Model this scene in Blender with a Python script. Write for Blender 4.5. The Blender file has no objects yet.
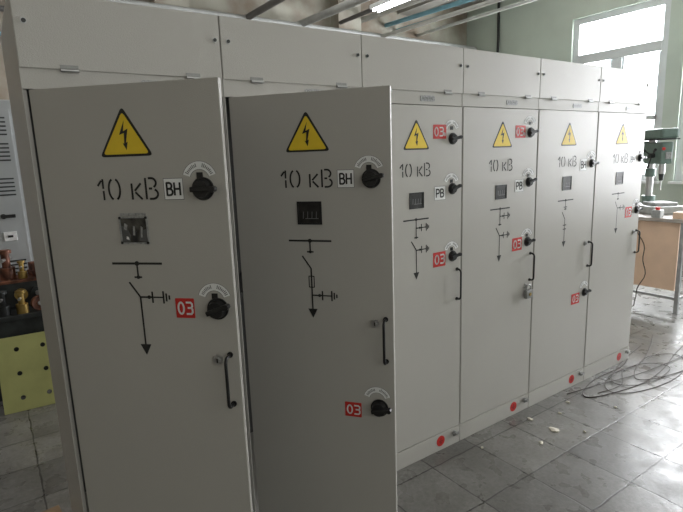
import bpy, math, random
from mathutils import Matrix, Vector
random.seed(4)
S=bpy.context.scene
COL=S.collection
W=0.75
ZT,ZH,ZD=2.511,2.2547,2.180
DEPTH=0.8
# ------------------------------------------------------------------ materials
def mat(name,color,rough=0.5,metal=0.0,bump=0.0,bscale=200.0,var=0.0,vscale=3.0,emit=None,estr=0.0,dirt=None):
    m=bpy.data.materials.new(name); m.use_nodes=True
    nt=m.node_tree; b=nt.nodes["Principled BSDF"]
    c=(color[0],color[1],color[2],1)
    b.inputs["Base Color"].default_value=c
    b.inputs["Roughness"].default_value=rough
    b.inputs["Metallic"].default_value=metal
    tc=nt.nodes.new("ShaderNodeTexCoord")
    if var>0:
        n=nt.nodes.new("ShaderNodeTexNoise"); n.inputs["Scale"].default_value=vscale; n.inputs["Detail"].default_value=5
        nt.links.new(tc.outputs["Object"],n.inputs["Vector"])
        r=nt.nodes.new("ShaderNodeValToRGB")
        lo=dirt if dirt else tuple(x*(1-var) for x in color)
        r.color_ramp.elements[0].position=0.35; r.color_ramp.elements[0].color=(*lo,1)
        r.color_ramp.elements[1].position=0.65; r.color_ramp.elements[1].color=c
        nt.links.new(n.outputs["Fac"],r.inputs["Fac"]); nt.links.new(r.outputs["Color"],b.inputs["Base Color"])
    if bump>0:
        n=nt.nodes.new("ShaderNodeTexNoise"); n.inputs["Scale"].default_value=bscale; n.inputs["Detail"].default_value=2
        nt.links.new(tc.outputs["Object"],n.inputs["Vector"])
        bp=nt.nodes.new("ShaderNodeBump"); bp.inputs["Strength"].default_value=bump; bp.inputs["Distance"].default_value=0.002
        nt.links.new(n.outputs["Fac"],bp.inputs["Height"]); nt.links.new(bp.outputs["Normal"],b.inputs["Normal"])
    if emit:
        b.inputs["Emission Color"].default_value=(*emit,1); b.inputs["Emission Strength"].default_value=estr
    return m
PC=(0.475,0.455,0.425)
PAINT=mat("cabinet_paint",PC,0.36,0,0.5,300,0.03,2.0)
PAINTB=mat("cabinet_paint_body",PC,0.40,0,0.3,260,0.03,2.0)
INSIDE=mat("cabinet_inside",(0.10,0.10,0.10),0.6,0,0,1,0.2,4)
BLACK=mat("black_plastic",(0.012,0.012,0.013),0.35,0,0,1,0.2,30)
INK=mat("black_stencil_ink",(0.015,0.015,0.015),0.45,0,0,1,0.2,60)
WHITE=mat("white_label",(0.85,0.85,0.85),0.35,0,0,1,0.03,30)
RED=mat("red_label",(0.58,0.025,0.02),0.45,0,0,1,0.1,20)
YEL=mat("warning_yellow",(0.85,0.60,0.03),0.48,0,0,1,0.06,20)
STEEL=mat("zinc_steel",(0.5,0.5,0.5),0.35,0.9,0,1,0.1,60)
HINGE=mat("dull_hinge_steel",(0.30,0.30,0.29),0.5,0.5,0,1,0.1,60)
GREYP=mat("grey_print",(0.16,0.16,0.16),0.5,0,0,1,0.1,60)
GLASS=mat("dark_glass",(0.025,0.022,0.02),0.5,0,0,1,0.8,24)
GLASSG=mat("painted_reflection_glass",(0.10,0.095,0.085),0.2,0,0,1,0.8,22)  # grey base colour paints a reflection into the first door's pane
SILVER=mat("silver_print",(0.42,0.42,0.42),0.4,0.2,0,1,0.4,120)
GREENW=mat("green_wall_paint",(0.54,0.61,0.54),0.55,0,0.3,30,0.10,1.5)
BEIGEW=mat("worn_plaster_wall",(0.42,0.41,0.35),0.8,0,0.5,12,0.35,1.6,dirt=(0.24,0.19,0.145))
CEILM=mat("ceiling_concrete",(0.42,0.40,0.36),0.9,0,0.3,20,0.2,1.5)
FRAMEW=mat("lamp_white_paint",(0.8,0.82,0.82),0.45,0,0,1,0.05,5)
WFRAME=mat("window_frame_paint",(0.66,0.69,0.70),0.5,0,0,1,0.08,5)
PIPEG=mat("grey_pipe_paint",(0.40,0.41,0.40),0.45,0,0,1,0.2,6)
PIPEW=mat("pale_pipe_paint",(0.55,0.55,0.52),0.45,0,0,1,0.15,6)
PIPED=mat("dark_pipe_paint",(0.12,0.115,0.11),0.45,0,0,1,0.2,6)
PIPEB=mat("turquoise_pipe_paint",(0.18,0.38,0.46),0.4,0,0,1,0.2,6)
RUBBER=mat("cable_rubber",(0.055,0.04,0.033),0.6,0,0,1,0.3,10)
DRILLG=mat("drill_green_paint",(0.15,0.22,0.19),0.4,0,0,1,0.25,12)
MGREY=mat("machine_grey_paint",(0.40,0.42,0.41),0.4,0,0,1,0.25,12)
TAN=mat("tan_board",(0.80,0.58,0.42),0.5,0,0,1,0.12,4)
WOODD=mat("worn_wood_top",(0.46,0.42,0.38),0.5,0,0,1,0.3,6)
RUSTY=mat("rusty_brown_iron",(0.24,0.09,0.05),0.55,0.2,0.3,60,0.75,14)
DARKI=mat("dark_iron",(0.05,0.055,0.055),0.5,0.5,0,1,0.4,14)
LEGM=mat("pale_leg_steel",(0.40,0.41,0.41),0.45,0.3,0,1,0.3,10)
PLATE=mat("yellow_green_paint",(0.52,0.53,0.20),0.5,0,0,1,0.15,5)
BLUEG=mat("blue_grey_paint",(0.45,0.47,0.475),0.5,0,0,1,0.12,3)
PAPER=mat("paper_scrap",(0.75,0.70,0.60),0.8,0,0,1,0.1,20)
BOARD=mat("brown_board",(0.26,0.17,0.09),0.7,0,0,1,0.3,10)
TUBE=mat("fluorescent_tube",(1,1,1),0.4,0,0,1,0,1,(0.95,1.0,1.0),9.0)
BRASS=mat("brass",(0.5,0.35,0.12),0.35,0.9,0,1,0.2,30)

def floor_mat():
    m=bpy.data.materials.new("concrete_floor_tiles"); m.use_nodes=True
    nt=m.node_tree; b=nt.nodes["Principled BSDF"]; L=nt.links
    tc=nt.nodes.new("ShaderNodeTexCoord")
    nz=nt.nodes.new("ShaderNodeTexNoise"); nz.inputs["Scale"].default_value=9.0; nz.inputs["Detail"].default_value=4
    L.new(tc.outputs["Object"],nz.inputs["Vector"])
    vm=nt.nodes.new("ShaderNodeVectorMath"); vm.operation='MULTIPLY_ADD'; vm.inputs[1].default_value=(0.020,0.020,0)
    L.new(nz.outputs["Color"],vm.inputs[0]); L.new(tc.outputs["Object"],vm.inputs[2])
    mp=nt.nodes.new("ShaderNodeMapping"); L.new(vm.outputs[0],mp.inputs["Vector"])
    mp.inputs["Location"].default_value=(0.1,0.10,0)
    br=nt.nodes.new("ShaderNodeTexBrick"); L.new(mp.outputs[0],br.inputs["Vector"])
    br.offset=0.0; br.squash=1.0
    br.inputs["Scale"].default_value=1.0
    br.inputs["Brick Width"].default_value=0.4; br.inputs["Row Height"].default_value=0.4
    br.inputs["Mortar Size"].default_value=0.0065; br.inputs["Mortar Smooth"].default_value=0.6
    br.inputs["Color1"].default_value=(0.125,0.123,0.118,1); br.inputs["Color2"].default_value=(0.185,0.182,0.172,1)
    br.inputs["Mortar"].default_value=(0.04,0.038,0.035,1)
    def mul(a_out,scale,lo,hi,p0,p1,det):
        n=nt.nodes.new("ShaderNodeTexNoise"); n.inputs["Scale"].default_value=scale; n.inputs["Detail"].default_value=det; n.inputs["Roughness"].default_value=0.7
        L.new(tc.outputs["Object"],n.inputs["Vector"])
        r=nt.nodes.new("ShaderNodeValToRGB"); r.color_ramp.elements[0].position=p0; r.color_ramp.elements[0].color=(*lo,1)
        r.color_ramp.elements[1].position=p1; r.color_ramp.elements[1].color=(*hi,1)
        L.new(n.outputs["Fac"],r.inputs["Fac"])
        mx=nt.nodes.new("ShaderNodeMix"); mx.data_type='RGBA'; mx.blend_type='MULTIPLY'; mx.inputs[0].default_value=1.0
        L.new(a_out,mx.inputs[6]); L.new(r.outputs["Color"],mx.inputs[7]); return mx.outputs[2]
    o=mul(br.outputs["Color"],2.2,(0.76,0.75,0.73),(1.14,1.14,1.14),0.38,0.62,5)
    o=mul(o,40.0,(0.66,0.65,0.63),(1.34,1.33,1.30),0.30,0.70,8)
    L.new(o,b.inputs["Base Color"])
    n2=nt.nodes.new("ShaderNodeTexNoise"); n2.inputs["Scale"].default_value=7.0; n2.inputs["Detail"].default_value=8
    L.new(tc.outputs["Object"],n2.inputs["Vector"])
    mr=nt.nodes.new("ShaderNodeMapRange"); mr.inputs[1].default_value=0.35; mr.inputs[2].default_value=0.65; mr.inputs[3].default_value=0.22; mr.inputs[4].default_value=0.44
    L.new(n2.outputs["Fac"],mr.inputs[0]); L.new(mr.outputs[0],b.inputs["Roughness"])
    b.inputs["IOR"].default_value=1.55
    n3=nt.nodes.new("ShaderNodeTexNoise"); n3.inputs["Scale"].default_value=30.0; n3.inputs["Detail"].default_value=5
    L.new(tc.outputs["Object"],n3.inputs["Vector"])
    sub=nt.nodes.new("ShaderNodeMath"); sub.operation='SUBTRACT'; L.new(n3.outputs["Fac"],sub.inputs[0]); L.new(br.outputs["Fac"],sub.inputs[1])
    bp=nt.nodes.new("ShaderNodeBump"); bp.inputs["Strength"].default_value=0.35; bp.inputs["Distance"].default_value=0.003
    L.new(sub.outputs[0],bp.inputs["Height"]); L.new(bp.outputs["Normal"],b.inputs["Normal"])
    return m
FLOORM=floor_mat()

# ------------------------------------------------------------------ mesh builder
class MB:
    def __init__(s): s.v=[]; s.f=[]; s.m=[]; s.mats=[]; s.sm=[]
    def mi(s,m):
        if m not in s.mats: s.mats.append(m)
        return s.mats.index(m)
    def add(s,vs,fs,m,smooth=False):
        o=len(s.v); s.v+= [tuple(v) for v in vs]; k=s.mi(m)
        for f in fs: s.f.append(tuple(i+o for i in f)); s.m.append(k); s.sm.append(smooth)
    def box(s,a,b,m,M=None):
        x0,y0,z0=a; x1,y1,z1=b
        vs=[(x0,y0,z0),(x1,y0,z0),(x1,y1,z0),(x0,y1,z0),(x0,y0,z1),(x1,y0,z1),(x1,y1,z1),(x0,y1,z1)]
        if M: vs=[tuple(M@Vector(v)) for v in vs]
        s.add(vs,[(0,3,2,1),(4,5,6,7),(0,1,5,4),(1,2,6,5),(2,3,7,6),(3,0,4,7)],m)
    def bbox(s,a,b,m,r=0.004,M=None):
        import bmesh
        bm=bmesh.new(); bmesh.ops.create_cube(bm,size=1)
        for v in bm.verts: v.co=Vector([(a[i]+b[i])/2+v.co[i]*(b[i]-a[i]) for i in range(3)])
        bmesh.ops.bevel(bm,geom=bm.edges[:],offset=r,segments=2,affect='EDGES',profile=0.6)
        bm.verts.ensure_lookup_table(); bm.verts.index_update()
        vs=[v.co.copy() for v in bm.verts]
        if M: vs=[M@v for v in vs]
        s.add(vs,[tuple(v.index for v in f.verts) for f in bm.faces],m); bm.free()
    def cyl(s,p0,p1,r0,m,r1=None,n=24,caps=True):
        p0=Vector(p0); p1=Vector(p1); r1=r0 if r1 is None else r1
        d=(p1-p0).normalized(); a=d.orthogonal().normalized(); b=d.cross(a)
        vs=[]
        for p,r in ((p0,r0),(p1,r1)):
            for i in range(n):
                t=2*math.pi*i/n; vs.append(p+a*(r*math.cos(t))+b*(r*math.sin(t)))
        fs=[(i,(i+1)%n,n+(i+1)%n,n+i) for i in range(n)]
        s.add(vs,fs,m,True)
        if caps:
            s.add(vs[:n],[tuple(range(n-1,-1,-1))],m); s.add(vs[n:],[tuple(range(n))],m)
    def tube(s,pts,r,m,n=10):
        pts=[Vector(p) for p in pts]; rings=[]; N=len(pts)
        prev=None
        for i,p in enumerate(pts):
            d=(pts[min(i+1,N-1)]-pts[max(i-1,0)]).normalized()
            a=prev-d*prev.dot(d) if prev else d.orthogonal()
            if a.length<1e-6: a=d.orthogonal()
            a.normalize(); prev=a; b=d.cross(a)
            rings.append([p+a*(r*math.cos(2*math.pi*j/n))+b*(r*math.sin(2*math.pi*j/n)) for j in range(n)])
        vs=[v for g in rings for v in g]; fs=[]
        for i in range(N-1):
            for j in range(n): fs.append((i*n+j,i*n+(j+1)%n,(i+1)*n+(j+1)%n,(i+1)*n+j))
        s.add(vs,fs,m,True)
        s.add(rings[0],[tuple(range(n-1,-1,-1))],m); s.add(rings[-1],[tuple(range(n))],m)
    def plate(s,pts,y0,y1,m):
        n=len(pts)
        f=[(p[0],y1,p[1]) for p in pts]; b=[(p[0],y0,p[1]) for p in pts]
        s.add(f,[tuple(range(n))],m)
        s.add(f+b,[(i,n+i,n+(i+1)%n,(i+1)%n) for i in range(n)],m)
    def stroke(s,pts,w,y,m):
        for i in range(len(pts)-1):
            a=Vector((pts[i][0],pts[i][1])); b=Vector((pts[i+1][0],pts[i+1][1])); d=b-a
            if d.length<1e-7: continue
            d.normalize(); n=Vector((-d.y,d.x))*w/2; e=d*w*0.18
            q=[a-e-n,b+e-n,b+e+n,a-e+n]
            s.add([(p.x,y,p.y) for p in q],[(0,1,2,3)],m)
    def obj(s,name,parent=None,loc=(0,0,0),rot=None):
        me=bpy.data.meshes.new(name); me.from_pydata(s.v,[],s.f)
        for m in s.mats: me.materials.append(m)
        me.polygons.foreach_set("material_index",s.m); me.polygons.foreach_set("use_smooth",s.sm)
        me.update()
        o=bpy.data.objects.new(name,me); COL.objects.link(o); o.location=loc
        if rot: o.rotation_euler=rot
        if parent: o.parent=parent
        return o
def empty(name,loc,label,cat,rot=None,group=None):
    o=bpy.data.objects.new(name,None); COL.objects.link(o); o.location=loc; o.empty_display_size=0.1
    if rot: o.rotation_euler=rot
    o["label"]=label; o["category"]=cat
    if group: o["group"]=group
    return o
def tag(o,label,cat,group=None):
    o["label"]=label; o["category"]=cat
    if group: o["group"]=group
    return o
def struct(o): o["kind"]="structure"; return o

def arc(cx,cy,rx,ry,a0,a1,n=10):
    return [(cx+rx*math.cos(math.radians(a0+(a1-a0)*i/n)),cy+ry*math.sin(math.radians(a0+(a1-a0)*i/n))) for i in range(n+1)]
GL={
 's1':(0.42,[[(0.03,0.70),(0.21,0.93)],[(0.29,1.0),(0.29,0.56)],[(0.29,0.42),(0.29,0)]]),
 's0':(0.66,[arc(0.30,0.5,0.25,0.5,108,252,12),arc(0.36,0.5,0.25,0.5,72,-72,12)]),
 'sk':(0.60,[[(0.05,0.75),(0.05,0)],[(0.20,0.42),(0.5,0.75)],[(0.22,0.33),(0.52,0)]]),
 'sB':(0.68,[[(0.05,1.0),(0.05,0)],[(0.21,1.0)]+arc(0.34,0.775,0.22,0.225,90,-60,8),[(0.21,0.50),(0.34,0.50)],arc(0.36,0.235,0.26,0.235,60,-90,8)+[(0.21,0.0)]]),
 '0':(0.80,[arc(0.31,0.5,0.25,0.5,0,360,18)]),
 '3':(0.58,[[(0.0,1.0),(0.42,1.0),(0.54,0.88),(0.54,0.66),(0.42,0.53),(0.14,0.53)],[(0.42,0.53),(0.54,0.42),(0.54,0.14),(0.42,0.0),(0.0,0.0)]]),
 'B':(0.70,[[(0.07,0),(0.07,1.0)],[(0.07,1.0)]+arc(0.30,0.76,0.22,0.24,90,-90,8)+[(0.07,0.52)],[(0.07,0.52)]+arc(0.32,0.26,0.26,0.26,90,-90,8)+[(0.07,0.0)]]),
 'H':(0.72,[[(0.07,0),(0.07,1)],[(0.58,0),(0.58,1)],[(0.07,0.5),(0.58,0.5)]]),
 'P':(0.66,[[(0.07,0),(0.07,1.0)],[(0.07,1.0)]+arc(0.30,0.73,0.24,0.27,90,-90,8)+[(0.07,0.46)]]),
 'b':(0.45,[[(0.08,0),(0.08,0.6)],arc(0.15,0.45,0.18,0.15,100,-90,6),arc(0.15,0.15,0.22,0.15,90,-90,6)]),
}
def text(mb,glyphs,u0,z0,h,w,y,m,sx=1.0,gap=0.0):
    u=u0
    for g in glyphs:
        if g==' ': u+=0.4*h*sx; continue
        adv,st=GL[g]
        for p in st: mb.stroke([(u+a*h*sx,z0+b*h) for a,b in p],w,y,m)
        u+=(adv+gap)*h*sx
    return u
def rect(u0,z0,u1,z1): return [(u0,z0),(u1,z0),(u1,z1),(u0,z1)]
def rtri(pts,r,n=5):
    out=[]; N=len(pts)
    for i in range(N):
        p=Vector(pts[i]); a=Vector(pts[i-1]); b=Vector(pts[(i+1)%N])
        d1=(a-p).normalized(); d2=(b-p).normalized()
        s=p+d1*r; e=p+d2*r
        for k in range(n+1):
            t=k/n; q=s*(1-t)**2+p*2*t*(1-t)+e*t*t; out.append((q.x,q.y))
    return out

# ------------------------------------------------------------------ door furniture
Y1=-0.0012
def warning_sign(door,c=0.354):
    mb=MB(); z0=1.936; z1=2.102; hw=0.102
    mb.plate(rtri([(c-hw,z0),(c+hw,z0),(c,z1+0.004)],0.018),0,-0.0008,INK)
    i=0.008
    mb.plate(rtri([(c-hw+i*1.75,z0+i),(c+hw-i*1.75,z0+i),(c,z1-i*1.8)],0.014),-0.0008,-0.0016,YEL)
    bolt=[(0.004,0.122),(-0.020,0.074),(0.000,0.080),(-0.003,0.044),(-0.009,0.046),(0.004,0.022),(0.011,0.050),(0.004,0.047),(0.016,0.094),(-0.003,0.086)]
    pts=[(c+x*0.95,z0+z*1.0) for x,z in bolt]
    ar=sum(pts[j][0]*pts[(j+1)%len(pts)][1]-pts[(j+1)%len(pts)][0]*pts[j][1] for j in range(len(pts)))
    if ar<0: pts=pts[::-1]
    mb.plate(pts,-0.0016,-0.0022,INK)
    o=mb.obj("warning_sign",door); o["label"]="yellow high voltage triangle with black lightning bolt"; return o
def voltage_text(door,u0=0.226,z0=1.787,h=0.072,dz=0):
    mb=MB(); text(mb,['s1','s0',' ','sk','sB'],u0,z0+dz,h,0.0075,Y1,INK,1.08,0.10)
    o=mb.obj("voltage_marking",door); o["label"]="black stencilled 10 kV marking"
def plate_label(door,glyphs,u0,z0,u1,z1,bg,fg,name,lab):
    mb=MB(); mb.plate(rtri(rect(u0,z0,u1,z1),0.003,2),0,-0.0015,bg)
    if bg is WHITE:
        mb.stroke([(u0,z0),(u1,z0),(u1,z1),(u0,z1),(u0,z0)],0.002,-0.0019,GREYP)
    hh=(z1-z0)*0.58; sx=1.0
    if len(glyphs)==3:
        # digits with a small suffix letter
        wid=(0.80+0.58)*hh+0.45*hh*0.6; sx=(u1-u0)*0.84/wid; u=(u0+u1)/2-wid*sx/2
        u=text(mb,glyphs[:2],u,(z0+z1)/2-hh/2,hh,hh*0.15,-0.0022,fg,sx)
        text(mb,glyphs[2:],u+0.004,(z0+z1)/2-hh/2,hh*0.6,hh*0.09,-0.0022,fg,sx)
    else:
        wid=sum(GL[g][0] for g in glyphs)*hh
        av=(u1-u0)*0.80; sx=min(1.15,av/wid)
        text(mb,glyphs,(u0+u1)/2-wid*sx/2+0.001,(z0+z1)/2-hh/2,hh,hh*0.17,-0.0022,fg,sx)
    o=mb.obj(name,door); o["label"]=lab
def rotary(door,u,z,dz_arc=0.03,ang=0,sq=True,s=1.0):
    mb=MB(); d=1.0 if s==1 else 0.62
    mb.cyl((u,0,z),(u,-0.006*d,z),0.040*s,BLACK,n=32)
    mb.cyl((u,-0.006*d,z),(u,-0.030*d,z),0.034*s,BLACK,r1=0.029*s,n=32)
    M=Matrix.Translation((u,0,z))@Matrix.Rotation(math.radians(ang),4,'Y')
    mb.bbox((-0.030*s,-0.046*d,-0.009),(0.058*s,-0.024*d,0.009),BLACK,0.004,M)
    mb.cyl(M@Vector((0.052*s,-0.026*d,0)),M@Vector((0.052*s,-0.050*d,0)),0.010,BLACK,n=14)
    o=mb.obj("rotary_switch",door); o["label"]="black rotary interlock knob"
    mb=MB(); cu=u-0.010; cz=z+dz_arc
    a=arc(cu,cz,0.064,0.064,18,162,18); b=arc(cu,cz,0.036,0.036,162,18,18)
    for i in range(18):
        mb.plate([a[i],a[i+1],b[17-i],b[18-i]],0,-0.001,WHITE)
    mb.stroke(a,0.0016,-0.0016,GREYP); mb.stroke(b,0.0016,-0.0016,GREYP)
    for t in range(26,158,7):
        c,s_=math.cos(math.radians(t)),math.sin(math.radians(t))
        if 80<t<100: continue
        L=random.uniform(0.008,0.013)
        mb.stroke([(cu+0.045*c,cz+0.045*s_),(cu+(0.045+L)*c,cz+(0.045+L)*s_)],0.003,-0.0018,GREYP)
    if sq: mb.plate(rect(cu-0.010,cz+0.006,cu+0.012,cz+0.026),0,-0.003,BLACK)
    o=mb.obj("switch_scale",door); o["label"]="white arc scale plate above the knob"
def window(door,u0,z0,u1,z1,lit=False):
    mb=MB(); f=0.006
    fm=SILVER if lit else BLACK
    for (a,b,c,d) in [(u0-f,z0-f,u1+f,z0),(u0-f,z1,u1+f,z1+f),(u0-f,z0,u0,z1),(u1,z0,u1+f,z1)]:
        mb.plate(rect(a,b,c,d),0,-0.004,fm)
    mb.plate(rect(u0,z0,u1,z1),0,-0.0015,GLASSG if lit else GLASS)
    if not lit:
        for i in range(4): mb.stroke([(u0+.02+i*.02,z0+.02),(u0+.022+i*.02,z0+.05)],0.003,-0.002,GREYP)
        mb.stroke([(u0+.03,z0+.02),(u1-.01,z0+.02)],0.003,-0.002,GREYP)
    else:
        for a in (u0-0.001,u1+0.001):
            for b in (z0-0.001,z1+0.001): mb.cyl((a,-0.004,b),(a,-0.006,b),0.005,BLACK,n=12)
        mb.plate(rect(u0,z1+0.008,u1,z1+0.018),0,-0.0022,SILVER)
        du,dz=u1-u0,z1-z0
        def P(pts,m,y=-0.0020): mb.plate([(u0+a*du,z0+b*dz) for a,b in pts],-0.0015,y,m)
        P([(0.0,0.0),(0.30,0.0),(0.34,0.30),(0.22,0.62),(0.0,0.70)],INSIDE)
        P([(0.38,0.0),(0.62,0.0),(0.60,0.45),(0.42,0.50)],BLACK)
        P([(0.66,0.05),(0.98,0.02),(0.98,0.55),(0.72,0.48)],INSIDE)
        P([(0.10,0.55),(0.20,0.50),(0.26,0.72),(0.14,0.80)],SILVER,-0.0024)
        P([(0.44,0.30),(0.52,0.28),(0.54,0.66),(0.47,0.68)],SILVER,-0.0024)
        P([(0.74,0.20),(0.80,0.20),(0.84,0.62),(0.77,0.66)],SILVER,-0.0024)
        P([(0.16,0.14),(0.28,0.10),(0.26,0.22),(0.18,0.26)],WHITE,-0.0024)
    o=mb.obj("viewing_window",door); o["label"]="light-framed inspection pane with corner screws" if lit else "small dark inspection window"
def ground(mb,u,z,L,w,node=True):
    mb.stroke([(u,z),(u+L*0.40,z)],w,Y1,INK)
    if node:
        mb.plate(arc(u+L*0.30,z,0.007,0.007,0,330,11),0,Y1-0.0003,INK)
    mb.stroke([(u+L*0.42,z-0.020),(u+L*0.42,z+0.020)],w,Y1,INK)
    mb.stroke([(u+L*0.46,z),(u+L*0.80,z)],w*0.8,Y1,INK)
    mb.stroke([(u+L*0.80,z-0.022),(u+L*0.80,z+0.022)],w,Y1,INK)
    mb.stroke([(u+L*0.90,z-0.014),(u+L*0.90,z+0.014)],w,Y1,INK)
    mb.stroke([(u+L*1.00,z-0.007),(u+L*1.00,z+0.007)],w,Y1,INK)
def mnemonic(door,zb,zn,zt,kind):
    mb=MB(); c=0.347; w=0.0068
    mb.stroke([(c-0.098,zb),(c+0.098,zb)],w*1.2,Y1,INK)
    mb.plate(arc(c,zb,0.009,0.009,0,330,11),0,Y1-0.0003,INK)
    zc=zn+0.075
    mb.stroke([(c,zb),(c,zc)],w,Y1,INK)
    mb.stroke([(c-0.014,zc),(c+0.014,zc)],w,Y1,INK)
    mb.plate(arc(c,zc,0.007,0.007,0,330,11),0,Y1-0.0003,INK)
    mb.stroke([(c-0.038,zn+0.055),(c,zn)],w,Y1,INK)
    mb.stroke([(c,zn),(c,zt+0.03)],w,Y1,INK)
    mb.plate([(c-0.022,zt+0.042),(c,zt),(c+0.022,zt+0.042)],0,Y1-0.0002,INK)
    if kind=='a': ground(mb,c,zn,0.115,w)
    if kind=='b':
        ground(mb,c,zt+0.105,0.115,w)
        for dx in (-0.012,0.012): mb.stroke([(c+dx,zn-0.085),(c+dx,zn-0.035)],w*0.6,Y1,INK)
        for dz in (-0.085,-0.035): mb.stroke([(c-0.012,zn+dz),(c+0.012,zn+dz)],w*0.6,Y1,INK)
    if kind=='c':
        ground(mb,c,zb-0.05,0.10,w); ground(mb,c,zn,0.10,w)
    if kind=='d':
        for dz in (-0.075,-0.045,0.09): mb.stroke([(c-0.02,zn+dz),(c+0.02,zn+dz)],w,Y1,INK)
    mb.obj("mnemonic_diagram",door)["label"]="black single-line circuit diagram ending in an arrow"
def lock(door,u,z):
    mb=MB(); mb.cyl((u,0,z),(u,-0.008,z),0.018,STEEL,n=24); mb.cyl((u,-0.008,z),(u,-0.013,z),0.012,STEEL,r1=0.010,n=20)
    mb.plate(rect(u-0.0025,z-0.008,u+0.0025,z+0.008),0,-0.0136,BLACK)
    mb.obj("lock",door)["label"]="round steel key lock"
def handle(door,u,z0,z1,out=-0.045):
    mb=MB(); p=[(u,0.0,z0+0.004)]
    r=0.02
    for i in range(7):
        t=math.pi/2*i/6; p.append((u,out+r-r*math.sin(t),z0+0.004+r-r*math.cos(t)))
    for i in range(7):
        t=math.pi/2*i/6; p.append((u,out+r-r*math.cos(t),z1-0.004-r+r*math.sin(t)))
    p.append((u,0,z1-0.004))
    mb.tube(p,0.0062,BLACK,10)
    for z in (z0+0.004,z1-0.004): mb.cyl((u,0,z),(u,-0.005,z),0.011,BLACK,n=16)
    mb.obj("handle",door)["label"]="black bow pull handle"

def cabinet(k,theta,label):
    E=empty("switchgear_cabinet",(k*W,0,0),label,"electrical cabinet",group="row of grey switchgear cabinets")
    g=0.0015
    mb=MB(); t=0.015; x0,x1=g,W-g; zb=0.12
    fy=0.026
    mb.box((x0,0.004,0.0),(x0+0.003,DEPTH,ZT),PAINTB); mb.box((x1-0.003,0.004,0.0),(x1,DEPTH,ZT),PAINTB)
    mb.box((x0+.003,fy,0.0),(x0+t,DEPTH,ZT),PAINTB); mb.box((x1-t,fy,0.0),(x1-.003,DEPTH,ZT),PAINTB)
    mb.box((x0+t,DEPTH-t,0),(x1-t,DEPTH,ZT),PAINTB); mb.box((x0+t,fy,ZT-t),(x1-t,DEPTH-t,ZT),PAINTB)
    mb.box((x0+t,fy,zb-t),(x1-t,DEPTH-t,zb),PAINTB)
    mb.box((x0+t,DEPTH-t-0.003,zb),(x1-t,DEPTH-t-0.001,ZT-t),INSIDE)
    mb.box((x0+t,0.04,zb),(x0+t+.003,DEPTH-t,ZT-t),INSIDE); mb.box((x1-t-.003,0.04,zb),(x1-t,DEPTH-t,ZT-t),INSIDE)
    mb.box((x0+0.003,0.005,ZD+0.004),(x1-0.003,0.03,ZH+0.01),PAINTB)
    mb.box((x0+t,0.3,1.2),(x1-t,DEPTH-t,1.22),INSIDE)
    mb.obj("body",E)
    mb=MB(); mb.bbox((g+0.001,-0.002,ZH),(W-g-0.001,fy,ZT),PAINT,0.003)
    hp=mb.obj("header_panel",E)
    for u in (0.035,W-0.025):
        mb=MB(); mb.cyl((u,-0.002,2.41),(u,-0.006,2.41),0.010,STEEL,n=20); mb.cyl((u,-0.006,2.41),(u,-0.009,2.41),0.0075,BLACK,n=16); mb.obj("quarter_turn_latch",hp)
    for u in (0.16,0.62):
        mb=MB(); mb.cyl((u-0.030,-0.007,ZH-0.003),(u+0.030,-0.007,ZH-0.003),0.0065,STEEL,n=14)
        mb.box((u-0.030,-0.0045,ZH-0.002),(u+0.030,-0.002,ZH+0.016),HINGE); mb.obj("hinge",hp)["label"]="small zinc hinge barrel"
    mb=MB(); mb.plate(rtri(rect(0.41,ZD+0.022,0.52,ZD+0.054),0.010,4),0.005,0.002,SILVER)
    for i in range(9):
        mb.stroke([(0.420+i*0.010,ZD+0.031),(0.420+i*0.010+0.005,ZD+0.044)],0.003,0.0015,INK)
    mb.obj("nameplate",E)["label"]="small silver rating plate"
    mb=MB(); mb.bbox((g+0.001,-0.002,0.0),(W-g-0.001,fy,0.117),PAINT,0.003)
    pl=mb.obj("plinth",E)
    mb=MB(); c=(0.57,0.066)
    mb.plate(arc(*c,0.036,0.036,0,350,35),-0.002,-0.0035,RED)
    mb.stroke([(c[0],c[1]+0.022),(c[0],c[1])],0.004,-0.0042,INK)
    for j,ww in enumerate((0.018,0.012,0.006)): mb.stroke([(c[0]-ww,c[1]-j*0.008),(c[0]+ww,c[1]-j*0.008)],0.0035,-0.0042,INK)
    mb.obj("earthing_sticker",pl)["label"]="round red earthing sticker"
    mb=MB(); mb.cyl((0.69,-0.002,0.085),(0.69,-0.035,0.085),0.008,STEEL,n=12); mb.cyl((0.69,-0.004,0.085),(0.69,-0.014,0.085),0.018,STEEL,n=6); mb.bbox((0.665,-0.030,0.075),(0.715,-0.022,0.095),HINGE,0.003)
    mb.obj("earthing_bolt",pl)["label"]="zinc earthing bolt with wing nut"
    mb=MB(); zb=0.122; th=0.022
    xa,xb=(0,0.714) if theta else (-0.013,0.722)
    mb.bbox((xa,0,zb),(xb,th,ZD),PAINT,0.0035)
    if theta: mb.box((0.03,th,zb+0.03),(0.68,th+0.006,ZD-0.03),PAINTB)
    d=mb.obj("door",E,(0.02,0,0),(0,0,-theta))
    return E,d
LBL=["light grey switchgear cabinet ending the row, door swung wide open",
     "light grey switchgear cabinet with open door, low red label",
     "light grey switchgear cabinet, closed door with three rotary switches",
     "light grey switchgear cabinet, closed door with padlock under the handle",
     "light grey switchgear cabinet, closed door with low rotary switch",
     "light grey switchgear cabinet at the window end of the row"]
TH=[0.78946,0.90657,0,0,0,0]
R03="red square label reading 03"
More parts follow.
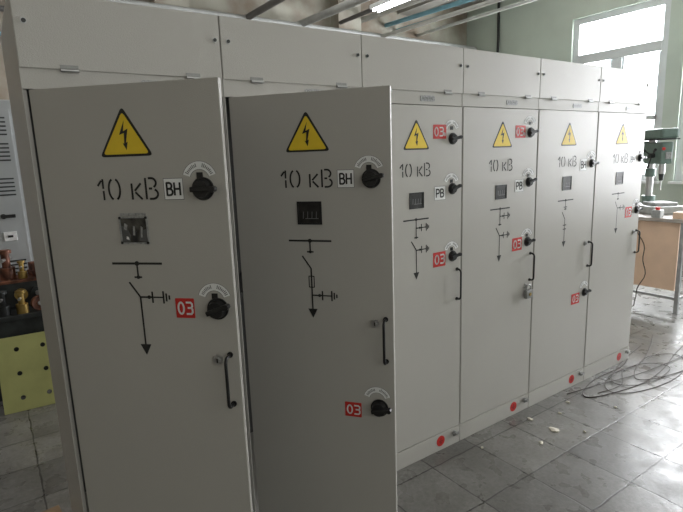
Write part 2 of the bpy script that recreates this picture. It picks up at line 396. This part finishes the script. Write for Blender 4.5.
for k in range(6):
    E,d=cabinet(k,TH[k],LBL[k])
    warning_sign(d); voltage_text(d)
    if k<2:
        plate_label(d,['B','H'],0.484,1.783,0.556,1.856,WHITE,INK,"name_label","white square label reading BH")
        rotary(d,0.630,1.818,ang=0 if k==0 else -14); window(d,0.302,1.632,0.402,1.720,k==0)
        lock(d,0.633,1.195); handle(d,0.680,1.02,1.22)
    if k==0:
        mnemonic(d,1.554,1.428,1.203,'a'); plate_label(d,['0','3'],0.484,1.352,0.557,1.426,RED,WHITE,"number_label",R03); rotary(d,0.648,1.390,ang=-20)
    if k==1:
        mnemonic(d,1.554,1.430,1.203,'b'); plate_label(d,['0','3'],0.482,0.742,0.560,0.812,RED,WHITE,"number_label",R03); rotary(d,0.644,0.800,0.035,ang=-10,sq=False)
    if k in(2,3):
        q=0.86
        plate_label(d,['0','3','b'],0.485,1.995,0.590,2.075,RED,WHITE,"number_label","red square label reading 03B")
        rotary(d,0.645,1.995 if k==2 else 2.03,ang=-10,s=q,dz_arc=0.045); rotary(d,0.645,1.70,ang=-20,s=q)
        plate_label(d,['P','B'],0.495,1.64,0.585,1.72,WHITE,INK,"name_label","white square label reading PB")
        window(d,0.302,1.61,0.402,1.69)
        mnemonic(d,1.54,1.36,1.185,'c'); plate_label(d,['0','3'],0.484,1.235,0.588,1.325,RED,WHITE,"number_label",R03); rotary(d,0.65,1.285,ang=-10,s=q)
        handle(d,0.69,1.0,1.20,-0.035)
    q=0.86
    if k==4:
        plate_label(d,['B','H'],0.515,1.75,0.60,1.835,WHITE,INK,"name_label","white square label reading BH")
        rotary(d,0.672,1.80,s=q); window(d,0.302,1.62,0.402,1.71); mnemonic(d,1.54,1.40,1.19,'d'); lock(d,0.64,1.18); handle(d,0.69,0.99,1.19,-0.035)
        plate_label(d,['0','3'],0.49,0.705,0.600,0.79,RED,WHITE,"number_label",R03); rotary(d,0.670,0.78,ang=-10,sq=False,s=q)
    if k==5:
        plate_label(d,['B','H'],0.505,1.77,0.59,1.85,WHITE,INK,"name_label","white square label reading BH")
        rotary(d,0.668,1.82,s=q); window(d,0.302,1.62,0.402,1.71); mnemonic(d,1.54,1.42,1.21,'a'); lock(d,0.64,1.19); handle(d,0.69,1.0,1.20,-0.035)
        plate_label(d,['0','3'],0.482,1.325,0.588,1.415,RED,WHITE,"number_label",R03); rotary(d,0.670,1.38,ang=-10,s=q)
    if k==3: lock(d,0.645,0.965)
mb=MB(); px,pz=3*W+0.02+0.650,0.925; yy=-0.004
mb.bbox((px-0.038,yy-0.036,pz-0.045),(px+0.038,yy-0.008,pz+0.015),HINGE,0.006)
mb.tube([(px-0.022,yy-0.022,pz+0.012)]+[(px+0.022*math.cos(math.radians(a)),yy-0.022,pz+0.03+0.022*math.sin(math.radians(a))) for a in range(180,-1,-20)]+[(px+0.022,yy-0.022,pz+0.012)],0.005,STEEL,8)
mb.cyl((px,yy-0.036,pz-0.015),(px,yy-0.040,pz-0.015),0.012,BRASS,n=16)
tag(mb.obj("padlock"),"grey steel padlock hanging on the closed cabinet door","padlock")

# ------------------------------------------------------------------ room
XE,XL,YB,YF,ZC=9.0,-4.5,6.0,-6.0,5.0
mb=MB(); mb.box((XL,YF,-0.05),(XE+0.2,YB,0),FLOORM); struct(mb.obj("floor"))
mb=MB(); mb.box((XL,YF,ZC),(XE+0.2,YB,ZC+0.1),CEILM)
for x in (1.0,4.0,7.0): mb.box((x,YF,ZC-0.35),(x+0.3,YB,ZC),CEILM)
struct(mb.obj("ceiling"))
mb=MB(); mb.box((XL,YB,0),(XE+0.3,YB+0.2,ZC),BEIGEW)
for x in (2.2,5.4): mb.box((x,YB-0.25,0),(x+0.5,YB,ZC),BEIGEW)
struct(mb.obj("wall_back"))
mb=MB(); mb.box((XL-0.2,YF,0),(XL,YB,ZC),BEIGEW); struct(mb.obj("wall_left"))
mb=MB(); mb.box((XL,YF-0.2,0),(XE+0.3,YF,ZC),GREENW); struct(mb.obj("wall_front"))
wins=[(1.86,3.50,1.35,4.22,3.42),(-0.35,1.62,1.35,4.22,3.42),(-2.7,-0.75,1.1,4.22,3.42)]  # third window is out of view, added for light and door sheen
mb=MB()
ed=[YF]
for w in sorted(wins): ed+= [w[0],w[1]]
ed.append(YB)
for i in range(0,len(ed),2): mb.box((XE,ed[i],0),(XE+0.3,ed[i+1],ZC),GREENW)
for a,b,z0,z1,zt in wins: mb.box((XE,a,0),(XE+0.3,b,z0),GREENW); mb.box((XE,a,z1),(XE+0.3,b,ZC),GREENW)
struct(mb.obj("wall_right"))
for i,(a,b,z0,z1,zt) in enumerate(wins):
    mb=MB(); x0,x1=XE+0.05,XE+0.15; f=0.11
    mb.box((x0,a,z0),(x1,b,z0+f),WFRAME); mb.box((x0,a,z1-f),(x1,b,z1),WFRAME)
    mb.box((x0,a,z0+f),(x1,a+f,z1-f),WFRAME); mb.box((x0,b-f,z0+f),(x1,b,z1-f),WFRAME)
    mb.box((x0-0.02,a+f,zt),(x1,b-f,zt+0.16),WFRAME)
    mb.box((x0,(a+b)/2-0.08,z0+f),(x1,(a+b)/2+0.08,zt),WFRAME)
    for q0,q1 in ((a+f,(a+b)/2-0.08),((a+b)/2+0.08,b-f)):
        mb.box((x0+0.02,q0,2.35),(x1-0.02,q1,2.42),WFRAME)
        mb.box((x0+0.02,q0,z0+f),(x1-0.02,q0+0.04,zt),WFRAME); mb.box((x0+0.02,q1-0.04,z0+f),(x1-0.02,q1,zt),WFRAME)
    mb.box((XE-0.06,a-0.05,z0-0.04),(XE+0.05,b+0.05,z0),FRAMEW)
    struct(mb.obj("window_%d"%(i+1)))

# ------------------------------------------------------------------ overhead services
def pipe(pts,r,m,label):
    mb=MB(); mb.tube(pts,r,m,14)
    return tag(mb.obj("ceiling_pipe"),label,"pipe")
pipe([(6.67,0.6,4.25),(6.67,5.97,4.40)],0.04,PIPEB,"turquoise painted pipe running overhead to the wall")
pipe([(6.95,0.6,4.22),(6.95,5.97,4.34)],0.03,PIPEB,"second slim turquoise pipe running overhead")
pipe([(4.6,1.0,4.05),(4.6,5.97,4.15)],0.06,PIPEG,"thick grey painted pipe running under the ceiling")
pipe([(6.0,1.0,4.30),(6.0,5.97,4.40)],0.05,PIPEW,"pale painted pipe running under the ceiling")
pipe([(5.4,1.0,4.25),(5.4,5.7,4.25)],0.035,PIPED,"slim dark pipe running under the ceiling")
pipe([(6.3,1.0,4.05),(6.3,5.97,4.10)],0.035,PIPEW,"slim pale pipe beside the turquoise pipes")
pipe([(7.5,1.0,4.30),(7.5,5.97,4.30)],0.03,PIPEW,"thin pale conduit running under the ceiling")
pipe([(3.6,1.0,4.12),(3.6,5.97,4.12)],0.05,PIPED,"dark painted pipe running under the ceiling")
pipe([(-3.5,5.68,4.10),(8.9,5.68,4.10)],0.05,PIPEG,"long grey pipe along the beige wall")
pipe([(-3.5,5.70,3.85),(8.9,5.70,3.85)],0.035,PIPED,"narrow dark conduit along the beige wall")
pipe([(-3.5,5.70,3.55),(8.9,5.70,3.55)],0.03,PIPEB,"narrow turquoise conduit along the beige wall")
pipe([(7.2,5.88,3.95),(7.2,5.88,2.0)],0.04,PIPED,"dark vertical pipe on the beige wall")
mb=MB(); mb.tube([(8.95,5.12,4.99),(8.95,5.11,4.2),(8.94,5.13,3.4),(8.95,5.12,2.6)],0.026,BLACK,8); tag(mb.obj("hanging_cable"),"black cable hanging down the pale green wall","cable")
def lamp(x,y,z,label):
    E=empty("fluorescent_lamp",(x,y,z),label,"ceiling lamp")
    mb=MB(); mb.bbox((-0.09,-0.62,0.0),(0.09,0.62,0.06),FRAMEW,0.01); mb.cyl((0,-0.4,0.06),(0,-0.4,ZC-z),0.008,STEEL,n=8); mb.cyl((0,0.4,0.06),(0,0.4,ZC-z),0.008,STEEL,n=8)
    mb.obj("housing",E)
    for dx in (-0.045,0.045):
        mb=MB(); mb.cyl((dx,-0.58,-0.02),(dx,0.58,-0.02),0.016,TUBE,n=12); mb.obj("tube",E)
lamp(4.90,3.5,4.02,"white twin-tube fluorescent lamp hanging above the cabinets")

# ------------------------------------------------------------------ workbench + drill press
BX0,BX1,BY0,BY1,BZ=6.20,7.5,0.30,2.0,1.10
E=empty("workbench",(BX0,BY0,0),"worn workbench with pale steel legs and tan side board","workbench")
lx,ly=BX1-BX0,BY1-BY0
mb=MB(); mb.bbox((-0.05,-0.05,BZ-0.04),(lx+0.05,ly+0.05,BZ),WOODD,0.006); mb.obj("worktop",E)
for (a,b) in ((0,0),(lx-0.04,0),(0,ly-0.04),(lx-0.04,ly-0.04)):
    mb=MB(); mb.box((a,b,0),(a+0.04,b+0.006,BZ-0.04),LEGM); mb.box((a,b+0.006,0),(a+0.006,b+0.04,BZ-0.04),LEGM); mb.box((a-0.01,b-0.01,0),(a+0.05,b+0.05,0.006),LEGM); mb.obj("leg",E)
mb=MB(); mb.box((0.006,0.04,0.16),(0.03,ly-0.04,0.19),LEGM); mb.box((0.04,0.006,0.16),(lx-0.04,0.03,0.19),LEGM); mb.obj("rail",E)
mb=MB(); mb.box((0.03,0.06,0.26),(0.05,ly-0.06,BZ-0.04),TAN); mb.obj("side_board",E)
DX,DY=6.74,0.90
E=empty("drill_press",(DX,DY,BZ),"dark green bench drill press on a grey base","drill press",rot=(0,0,math.radians(-35)))
mb=MB(); mb.bbox((-0.20,-0.36,0),(0.20,0.20,0.10),MGREY,0.02); mb.bbox((-0.13,-0.30,0.10),(0.13,-0.02,0.14),LEGM,0.006)
for x in (-0.09,0,0.09): mb.box((x-0.008,-0.29,0.14),(x+0.008,-0.03,0.1415),DARKI)
mb.obj("base",E)
mb=MB(); mb.cyl((0,0.09,0.10),(0,0.09,0.92),0.042,STEEL,n=20); mb.cyl((0,0.09,0.10),(0,0.09,0.20),0.075,DRILLG,n=20); mb.cyl((0,0.09,0.44),(0,0.09,0.54),0.06,DRILLG,n=20); mb.obj("column",E)
mb=MB(); mb.bbox((-0.075,-0.22,0.60),(0.075,0.14,0.86),DRILLG,0.02); mb.bbox((-0.11,-0.26,0.90),(0.11,0.32,1.02),DRILLG,0.03); mb.bbox((-0.115,-0.265,0.885),(0.115,0.325,0.90),DARKI,0.005)
mb.cyl((-0.05,-0.223,0.78),(-0.05,-0.235,0.78),0.018,RED,n=14); mb.bbox((-0.02,-0.228,0.66),(0.05,-0.218,0.74),SILVER,0.002)
mb.obj("head",E)
mb=MB(); mb.cyl((0,0.25,0.62),(0,0.25,0.88),0.085,DRILLG,n=24)
for i in range(5): mb.cyl((0,0.25,0.65+i*0.045),(0,0.25,0.665+i*0.045),0.091,DRILLG,n=24)
mb.obj("motor",E)
mb=MB(); mb.cyl((0,-0.14,0.48),(0,-0.14,0.62),0.036,STEEL,n=18); mb.cyl((0,-0.14,0.40),(0,-0.14,0.48),0.024,DARKI,r1=0.030,n=18); mb.cyl((0,-0.14,0.28),(0,-0.14,0.40),0.007,STEEL,n=10); mb.obj("spindle",E)
mb=MB()
for a in (30,150,270):
    c,s_=math.cos(math.radians(a)),math.sin(math.radians(a)); mb.cyl((-0.10,-0.08,0.70),(-0.13,-0.08+0.12*c,0.70+0.12*s_),0.008,DARKI,n=8)
    mb.cyl((-0.13,-0.08+0.11*c,0.70+0.11*s_),(-0.137,-0.08+0.15*c,0.70+0.15*s_),0.016,BLACK,n=10)
mb.cyl((-0.075,-0.08,0.70),(-0.13,-0.08,0.70),0.03,DARKI,n=16); mb.obj("feed_handle",E)
def vise(loc,rot,m1,m2,label,s=1.0):
    E=empty("machine_vise",loc,label,"vise",rot=rot)
    def B(a,b,m,name,r=0.006):
        q=MB(); q.bbox([x*s for x in a],[x*s for x in b],m,r*s); return q.obj(name,E)
    B((-0.07,-0.16,0),(0.07,0.16,0.05),m1,"base"); B((-0.065,0.04,0.05),(0.065,0.13,0.13),m1,"fixed_jaw"); B((-0.065,-0.09,0.05),(0.065,-0.02,0.13),m1,"moving_jaw")
    q=MB(); q.cyl((0,-0.24*s,0.07*s),(0,-0.05*s,0.07*s),0.014*s,m2,n=14); q.cyl((-0.08*s,-0.22*s,0.07*s),(0.08*s,-0.22*s,0.07*s),0.007*s,m2,n=10); q.obj("screw",E)
    return E
vise((6.42,1.50,BZ),(0,0,0.4),MGREY,STEEL,"grey machine vise lying on the workbench")
mb=MB(); mb.bbox((-0.10,-0.06,0),(0.10,0.06,0.07),TAN,0.004); mb.box((-0.08,-0.045,0.07),(0.08,0.045,0.073),BOARD); o=mb.obj("cardboard_box",None,(6.30,0.38,BZ),(0,0,0.1)); tag(o,"small tan cardboard box on the workbench","box")
mb=MB(); mb.cyl((0,0,0),(0,0,0.11),0.04,DARKI,n=20); mb.cyl((0,0,0.11),(0,0,0.13),0.025,STEEL,n=16); tag(mb.obj("oil_can",None,(6.22,0.95,BZ)),"small dark oil can on the workbench","can")
mb=MB(); mb.bbox((-0.045,-0.05,0),(0.045,0.05,0.09),MGREY,0.008); mb.cyl((0,0,0.09),(0,0,0.12),0.025,RED,n=16); tag(mb.obj("switch_box",None,(6.215,0.60,BZ)),"small grey switch box with red button on the workbench","switch box")
mb=MB(); mb.tube([(6.135,0.80,1.11),(6.135,0.80,1.06)]+[(6.135,0.80-0.14*math.sin(i*0.15)+0.02*math.sin(i*.9),1.035-0.05*i) for i in range(20)]+[(6.12,0.74,0.03),(6.08,0.75,0.007),(6.0,0.78,0.007)],0.006,RUBBER,8); tag(mb.obj("dangling_wire"),"dark wire dangling from the workbench edge to the floor","cable")

# ------------------------------------------------------------------ left corner
E=empty("control_cabinet",(-1.0,3.25,0),"pale grey control cabinet with louvres and small knobs","electrical cabinet")
mb=MB(); mb.bbox((0,0,0),(1.14,0.6,2.50),BLUEG,0.01); mb.obj("body",E)
mb=MB(); mb.bbox((0.60,-0.02,0.1),(1.11,0,2.42),BLUEG,0.004)
dd=mb.obj("door",E)
for z in (0.95,1.68,1.98,2.2):
    mb=MB()
    for i in range(5): mb.box((0.93,-0.026,z+i*0.035),(1.07,-0.02,z+i*0.035+0.012),DARKI)
    mb.obj("louvre",dd)
mb=MB(); mb.cyl((0.95,-0.02,1.5),(0.95,-0.05,1.5),0.022,BLACK,n=16); mb.bbox((0.93,-0.06,1.485),(1.04,-0.045,1.515),BLACK,0.004); mb.obj("handle",dd)
mb=MB(); mb.bbox((0.93,-0.028,1.28),(1.03,-0.02,1.36),WHITE,0.002); mb.bbox((0.96,-0.032,1.31),(1.0,-0.028,1.33),BLACK,0.001); mb.obj("gauge",dd)
TZ=0.74
E=empty("machine_stand",(-0.35,2.62,0),"dark iron stand carrying rusty machine parts","stand")
for z,h in ((TZ-0.04,0.04),(0.3,0.03)):
    mb=MB(); mb.bbox((0,0,z),(0.66,0.55,z+h),DARKI,0.005); mb.obj("shelf",E)
for a,b in ((0.02,0.02),(0.60,0.02),(0.02,0.49),(0.60,0.49)):
    mb=MB(); mb.box((a,b,0),(a+0.04,b+0.04,TZ-0.04),DARKI); mb.obj("leg",E)
mb=MB(); mb.box((0.06,0.03,0.04),(0.60,0.036,0.30),DARKI); mb.box((0.06,0.03,0.33),(0.60,0.036,TZ-0.04),DARKI); mb.obj("dark_hole_backing",E)  # dark sheets added behind the leaning plate so its holes look dark
mb=MB(); mb.bbox((-0.26,-0.13,0),(0.26,0.13,0.24),DARKI,0.02)
for x in (-0.02,0.10,0.20): mb.cyl((x,-0.13,0.12),(x,-0.16,0.12),0.05,DARKI if x>.05 else BRASS,n=20); mb.cyl((x,-0.16,0.12),(x,-0.19,0.12),0.018,STEEL,n=12)
mb.bbox((-0.25,-0.14,0.22),(0.25,0.14,0.245),RUSTY,0.004)
tag(mb.obj("gearbox_housing",None,(0.0,3.00,TZ)),"dark iron gearbox housing on the machine stand","machine part")
vise((0.15,2.98,TZ+0.245),(0,0,0.25),RUSTY,STEEL,"rusty red-brown machine vise on the gearbox housing",0.85)
def fitting(x,y,z,s,m,rz,label):
    mb=MB(); mb.cyl((0,0,0),(0,0,0.10*s),0.06*s,m,n=20); mb.cyl((0,0,0.10*s),(0,0,0.22*s),0.032*s,m,n=16); mb.cyl((0,0,0.22*s),(0,0,0.25*s),0.05*s,m,n=6); mb.cyl((-0.09*s,0,0.17*s),(0.09*s,0,0.17*s),0.014*s,STEEL,n=10)
    tag(mb.obj("iron_fitting",None,(x,y,z),(0,0,rz)),label,"machine part","machine parts on the dark stand")
fitting(-0.09,2.97,TZ+0.245,1.0,RUSTY,1.2,"rusty iron fitting with a cross pin")
fitting(0.015,2.93,TZ+0.245,0.6,BRASS,1.4,"small brass fitting beside the vise")
fitting(-0.16,2.70,TZ,0.8,DARKI,1.4,"dark iron fitting with a cross pin")
fitting(-0.03,2.69,TZ,0.75,BRASS,1.3,"dull brass fitting with a steel cross pin")
fitting(0.20,2.69,TZ,0.75,BRASS,1.3,"dull brass fitting near the stand's corner")
def disc(x,y,z,r,m,label):
    mb=MB(); mb.cyl((0,-0.015,r),(0,0.015,r),r,m,n=32); mb.cyl((0,-0.03,r),(0,0.03,r),r*0.3,STEEL,n=18)
    tag(mb.obj("hand_wheel",None,(x,y,z),(0,0,0.4)),label,"machine part")
disc(0.09,2.70,TZ,0.06,RUSTY,"small rusty wheel standing on the iron stand")
# perforated plate with six real holes
pw,ph=0.46,0.60
q=MB()
xs=[0,pw*0.5,pw]; zs=[0,ph*0.35,ph*0.65,ph]; hr=0.018
for i in range(2):
    for j in range(3):
        x0_,x1_=xs[i],xs[i+1]; a_,b_=zs[j],zs[j+1]; cx,cz=(0.3*pw if i==0 else 0.7*pw),(a_+b_)/2
        n=24; ring=[];outer=[]
        for t in range(n):
            an=2*math.pi*(t+0.5)/n; c,s_=math.cos(an),math.sin(an)
            ring.append((cx+hr*c,cz+hr*s_))
            k1=((x1_-cx)/c if c>0 else (x0_-cx)/c) if abs(c)>1e-9 else 9e9
            k2=((b_-cz)/s_ if s_>0 else (a_-cz)/s_) if abs(s_)>1e-9 else 9e9
            kk=min(k1,k2); outer.append((cx+kk*c,cz+kk*s_))
        for y in (0.0,0.008):
            vs=[(p[0],y,p[1]) for p in ring]+[(p[0],y,p[1]) for p in outer]
            q.add(vs,[(t,(t+1)%n,n+(t+1)%n,n+t) for t in range(n)],PLATE)
            for cxn,czn in ((x0_,a_),(x1_,a_),(x1_,b_),(x0_,b_)):
                for t in range(n):
                    A=outer[t];B=outer[(t+1)%n]
                    if (abs(A[0]-cxn)<1e-6 and abs(B[1]-czn)<1e-6) or (abs(A[1]-czn)<1e-6 and abs(B[0]-cxn)<1e-6):
                        q.add([(A[0],y,A[1]),(B[0],y,B[1]),(cxn,y,czn)],[(0,1,2)],PLATE)
        q.add([(p[0],0.0,p[1]) for p in ring]+[(p[0],0.008,p[1]) for p in ring],[(t,(t+1)%n,n+(t+1)%n,n+t) for t in range(n)],DARKI)
for A,B in (((0,0),(pw,0)),((pw,0),(pw,ph)),((pw,ph),(0,ph)),((0,ph),(0,0))):
    q.add([(A[0],0,A[1]),(B[0],0,B[1]),(B[0],0.008,B[1]),(A[0],0.008,A[1])],[(0,1,2,3)],PLATE)
o=q.obj("perforated_plate",None,(-0.265,2.44,0.002),(math.radians(-14),0,math.radians(-4)))
tag(o,"yellow-green metal plate with six holes leaning on a stand","metal plate")
mb=MB(); mb.bbox((0,0,0),(0.16,0.3,0.02),BOARD,0.003); o=mb.obj("wooden_board",None,(-0.18,0.60,0.0),(0,0,0.1)); tag(o,"small brown wooden board lying on the floor","board")

# ------------------------------------------------------------------ floor bits
def catmull(P,n=8):
    out=[]; P=[Vector((p[0],p[1],p[2])) for p in P]
    for i in range(len(P)-1):
        p0=P[max(i-1,0)];p1=P[i];p2=P[i+1];p3=P[min(i+2,len(P)-1)]
        for k in range(n):
            t=k/n; out.append(0.5*((2*p1)+(p2-p0)*t+(2*p0-5*p1+4*p2-p3)*t*t+(3*p1-p0-3*p2+p3)*t**3))
    out.append(P[-1]); return out
def cable(pts,label,r=0.006):
    P=[(p[0],p[1],p[2] if len(p)>2 else r) for p in pts]
    C=[Vector((c.x,c.y,max(c.z,r))) for c in catmull(P)]
    mb=MB(); mb.tube(C,r,RUBBER,8); tag(mb.obj("floor_cable"),label,"cable")
cable([(4.75,0.65),(4.72,0.30),(4.62,0.08),(4.3,-0.05),(3.85,-0.05),(3.55,-0.12),(3.5,-0.20),(3.75,-0.28),(4.1,-0.33),(4.5,-0.30),(5.0,-0.20),(5.6,-0.12)],"dark brown rubber cable lying in flat loops on the floor",0.0038)
cable([(5.3,0.15),(4.9,0.0,.008),(4.45,-0.12,.008),(4.05,-0.09,.008),(3.78,-0.17,.008),(3.72,-0.29,.008),(3.95,-0.40),(4.35,-0.45),(4.75,-0.38),(4.9,-0.22,.008),(4.65,-0.10,.011),(4.3,-0.16,.011),(4.1,-0.28,.008),(4.4,-0.40,.008),(5.0,-0.46)],"thin dark cable tangled on the tiles",0.0034)
cable([(3.42,-0.06),(3.75,-0.13,.010),(4.15,-0.22,.012),(4.5,-0.26,.010),(4.9,-0.28,.008),(5.3,-0.20),(5.8,-0.15)],"thin dark cable crossing the other loops",0.0034)
cable([(3.62,-0.20),(3.9,-0.24,.008),(4.2,-0.11,.010),(4.5,-0.17,.010),(4.55,-0.33,.008),(4.2,-0.37,.008),(3.95,-0.30,.008),(3.9,-0.16,.012),(4.3,-0.02),(4.9,0.08)],"short brown wire twisted among the cables",0.0030)
def scrap(x,y,s,m=PAPER,lab="crumpled pale paper scrap on the tiled floor"):
    mb=MB(); n=9; top=[];bot=[]
    for i in range(n):
        a=2*math.pi*i/n; r=s*random.uniform(0.55,1.0)
        top.append((r*math.cos(a),r*0.7*math.sin(a),random.uniform(0.003,0.010))); bot.append((r*math.cos(a)*0.9,r*0.63*math.sin(a),0.0))
    vs=top+bot+[(0,0,0.012)]
    mb.add(vs,[(i,(i+1)%n,2*n) for i in range(n)]+[(n+i,n+(i+1)%n,(i+1)%n,i) for i in range(n)]+[tuple(range(2*n-1,n-1,-1))],m)
    o=mb.obj("paper_scrap",None,(x,y,0),(0,0,random.uniform(0,3))); tag(o,lab,"paper scrap","paper scraps on the floor")
for x,y,s in ((2.86,-0.12,0.03),(2.86,-0.31,0.045),(2.65,-0.35,0.025),(3.3,-0.14,0.02),(3.1,-0.2,0.018),(2.3,-0.15,0.014),(3.0,-0.45,0.014),(3.5,-0.4,0.016)): scrap(x,y,s)

# ------------------------------------------------------------------ lights
def area(name,loc,rot,sx,sy,p,col=(1,1,1)):
    l=bpy.data.lights.new(name,'AREA'); l.shape='RECTANGLE'; l.size=sx; l.size_y=sy; l.energy=p; l.color=col
    o=bpy.data.objects.new(name,l); COL.objects.link(o); o.location=loc; o.rotation_euler=rot; return o
for i,(a,b,z0,z1,zt) in enumerate(wins):
    area("window_daylight",(XE+0.35,(a+b)/2,(z0+z1)/2),(0,math.radians(90),0),z1-z0+0.5,b-a+0.5,600,(0.96,0.97,1.0))
area("hall_rear_fill",(1.5,YF+0.1,2.8),(math.radians(90),0,0),6.0,2.2,55,(1.0,0.97,0.93))  # added fill behind the camera; the front wall has no window
area("hall_ceiling_fill",(2.0,-2.0,ZC-0.4),(0,0,0),3.0,3.0,14,(1.0,0.97,0.92))  # this and the next two are added ceiling fill without fixtures
area("hall_ceiling_fill",(3.0,3.5,ZC-0.4),(0,0,0),3.0,2.0,35,(1.0,0.97,0.92))
area("hall_ceiling_fill",(-1.5,4.0,ZC-0.4),(0,0,0),2.0,2.0,38,(1.0,0.97,0.92))
w=bpy.data.worlds.new("World"); S.world=w; w.use_nodes=True
nt=w.node_tree
nt.nodes["Background"].inputs[0].default_value=(0.92,0.96,1.0,1); nt.nodes["Background"].inputs[1].default_value=8.0
# ------------------------------------------------------------------ camera
yaw,p,r,f=0.60148,0.18983,-0.03495,510.38
M=Matrix.Rotation(-yaw,4,'Z')@Matrix.Rotation(math.pi/2-p,4,'X')@Matrix.Rotation(r,4,'Z')
cd=bpy.data.cameras.new("camera"); cd.sensor_width=36; cd.lens=36*f/683; cd.clip_start=0.02
c=bpy.data.objects.new("camera",cd); COL.objects.link(c); c.matrix_world=Matrix.Translation((-0.15344,-2.17072,1.90549))@M
S.camera=c
S.view_settings.view_transform='Standard'
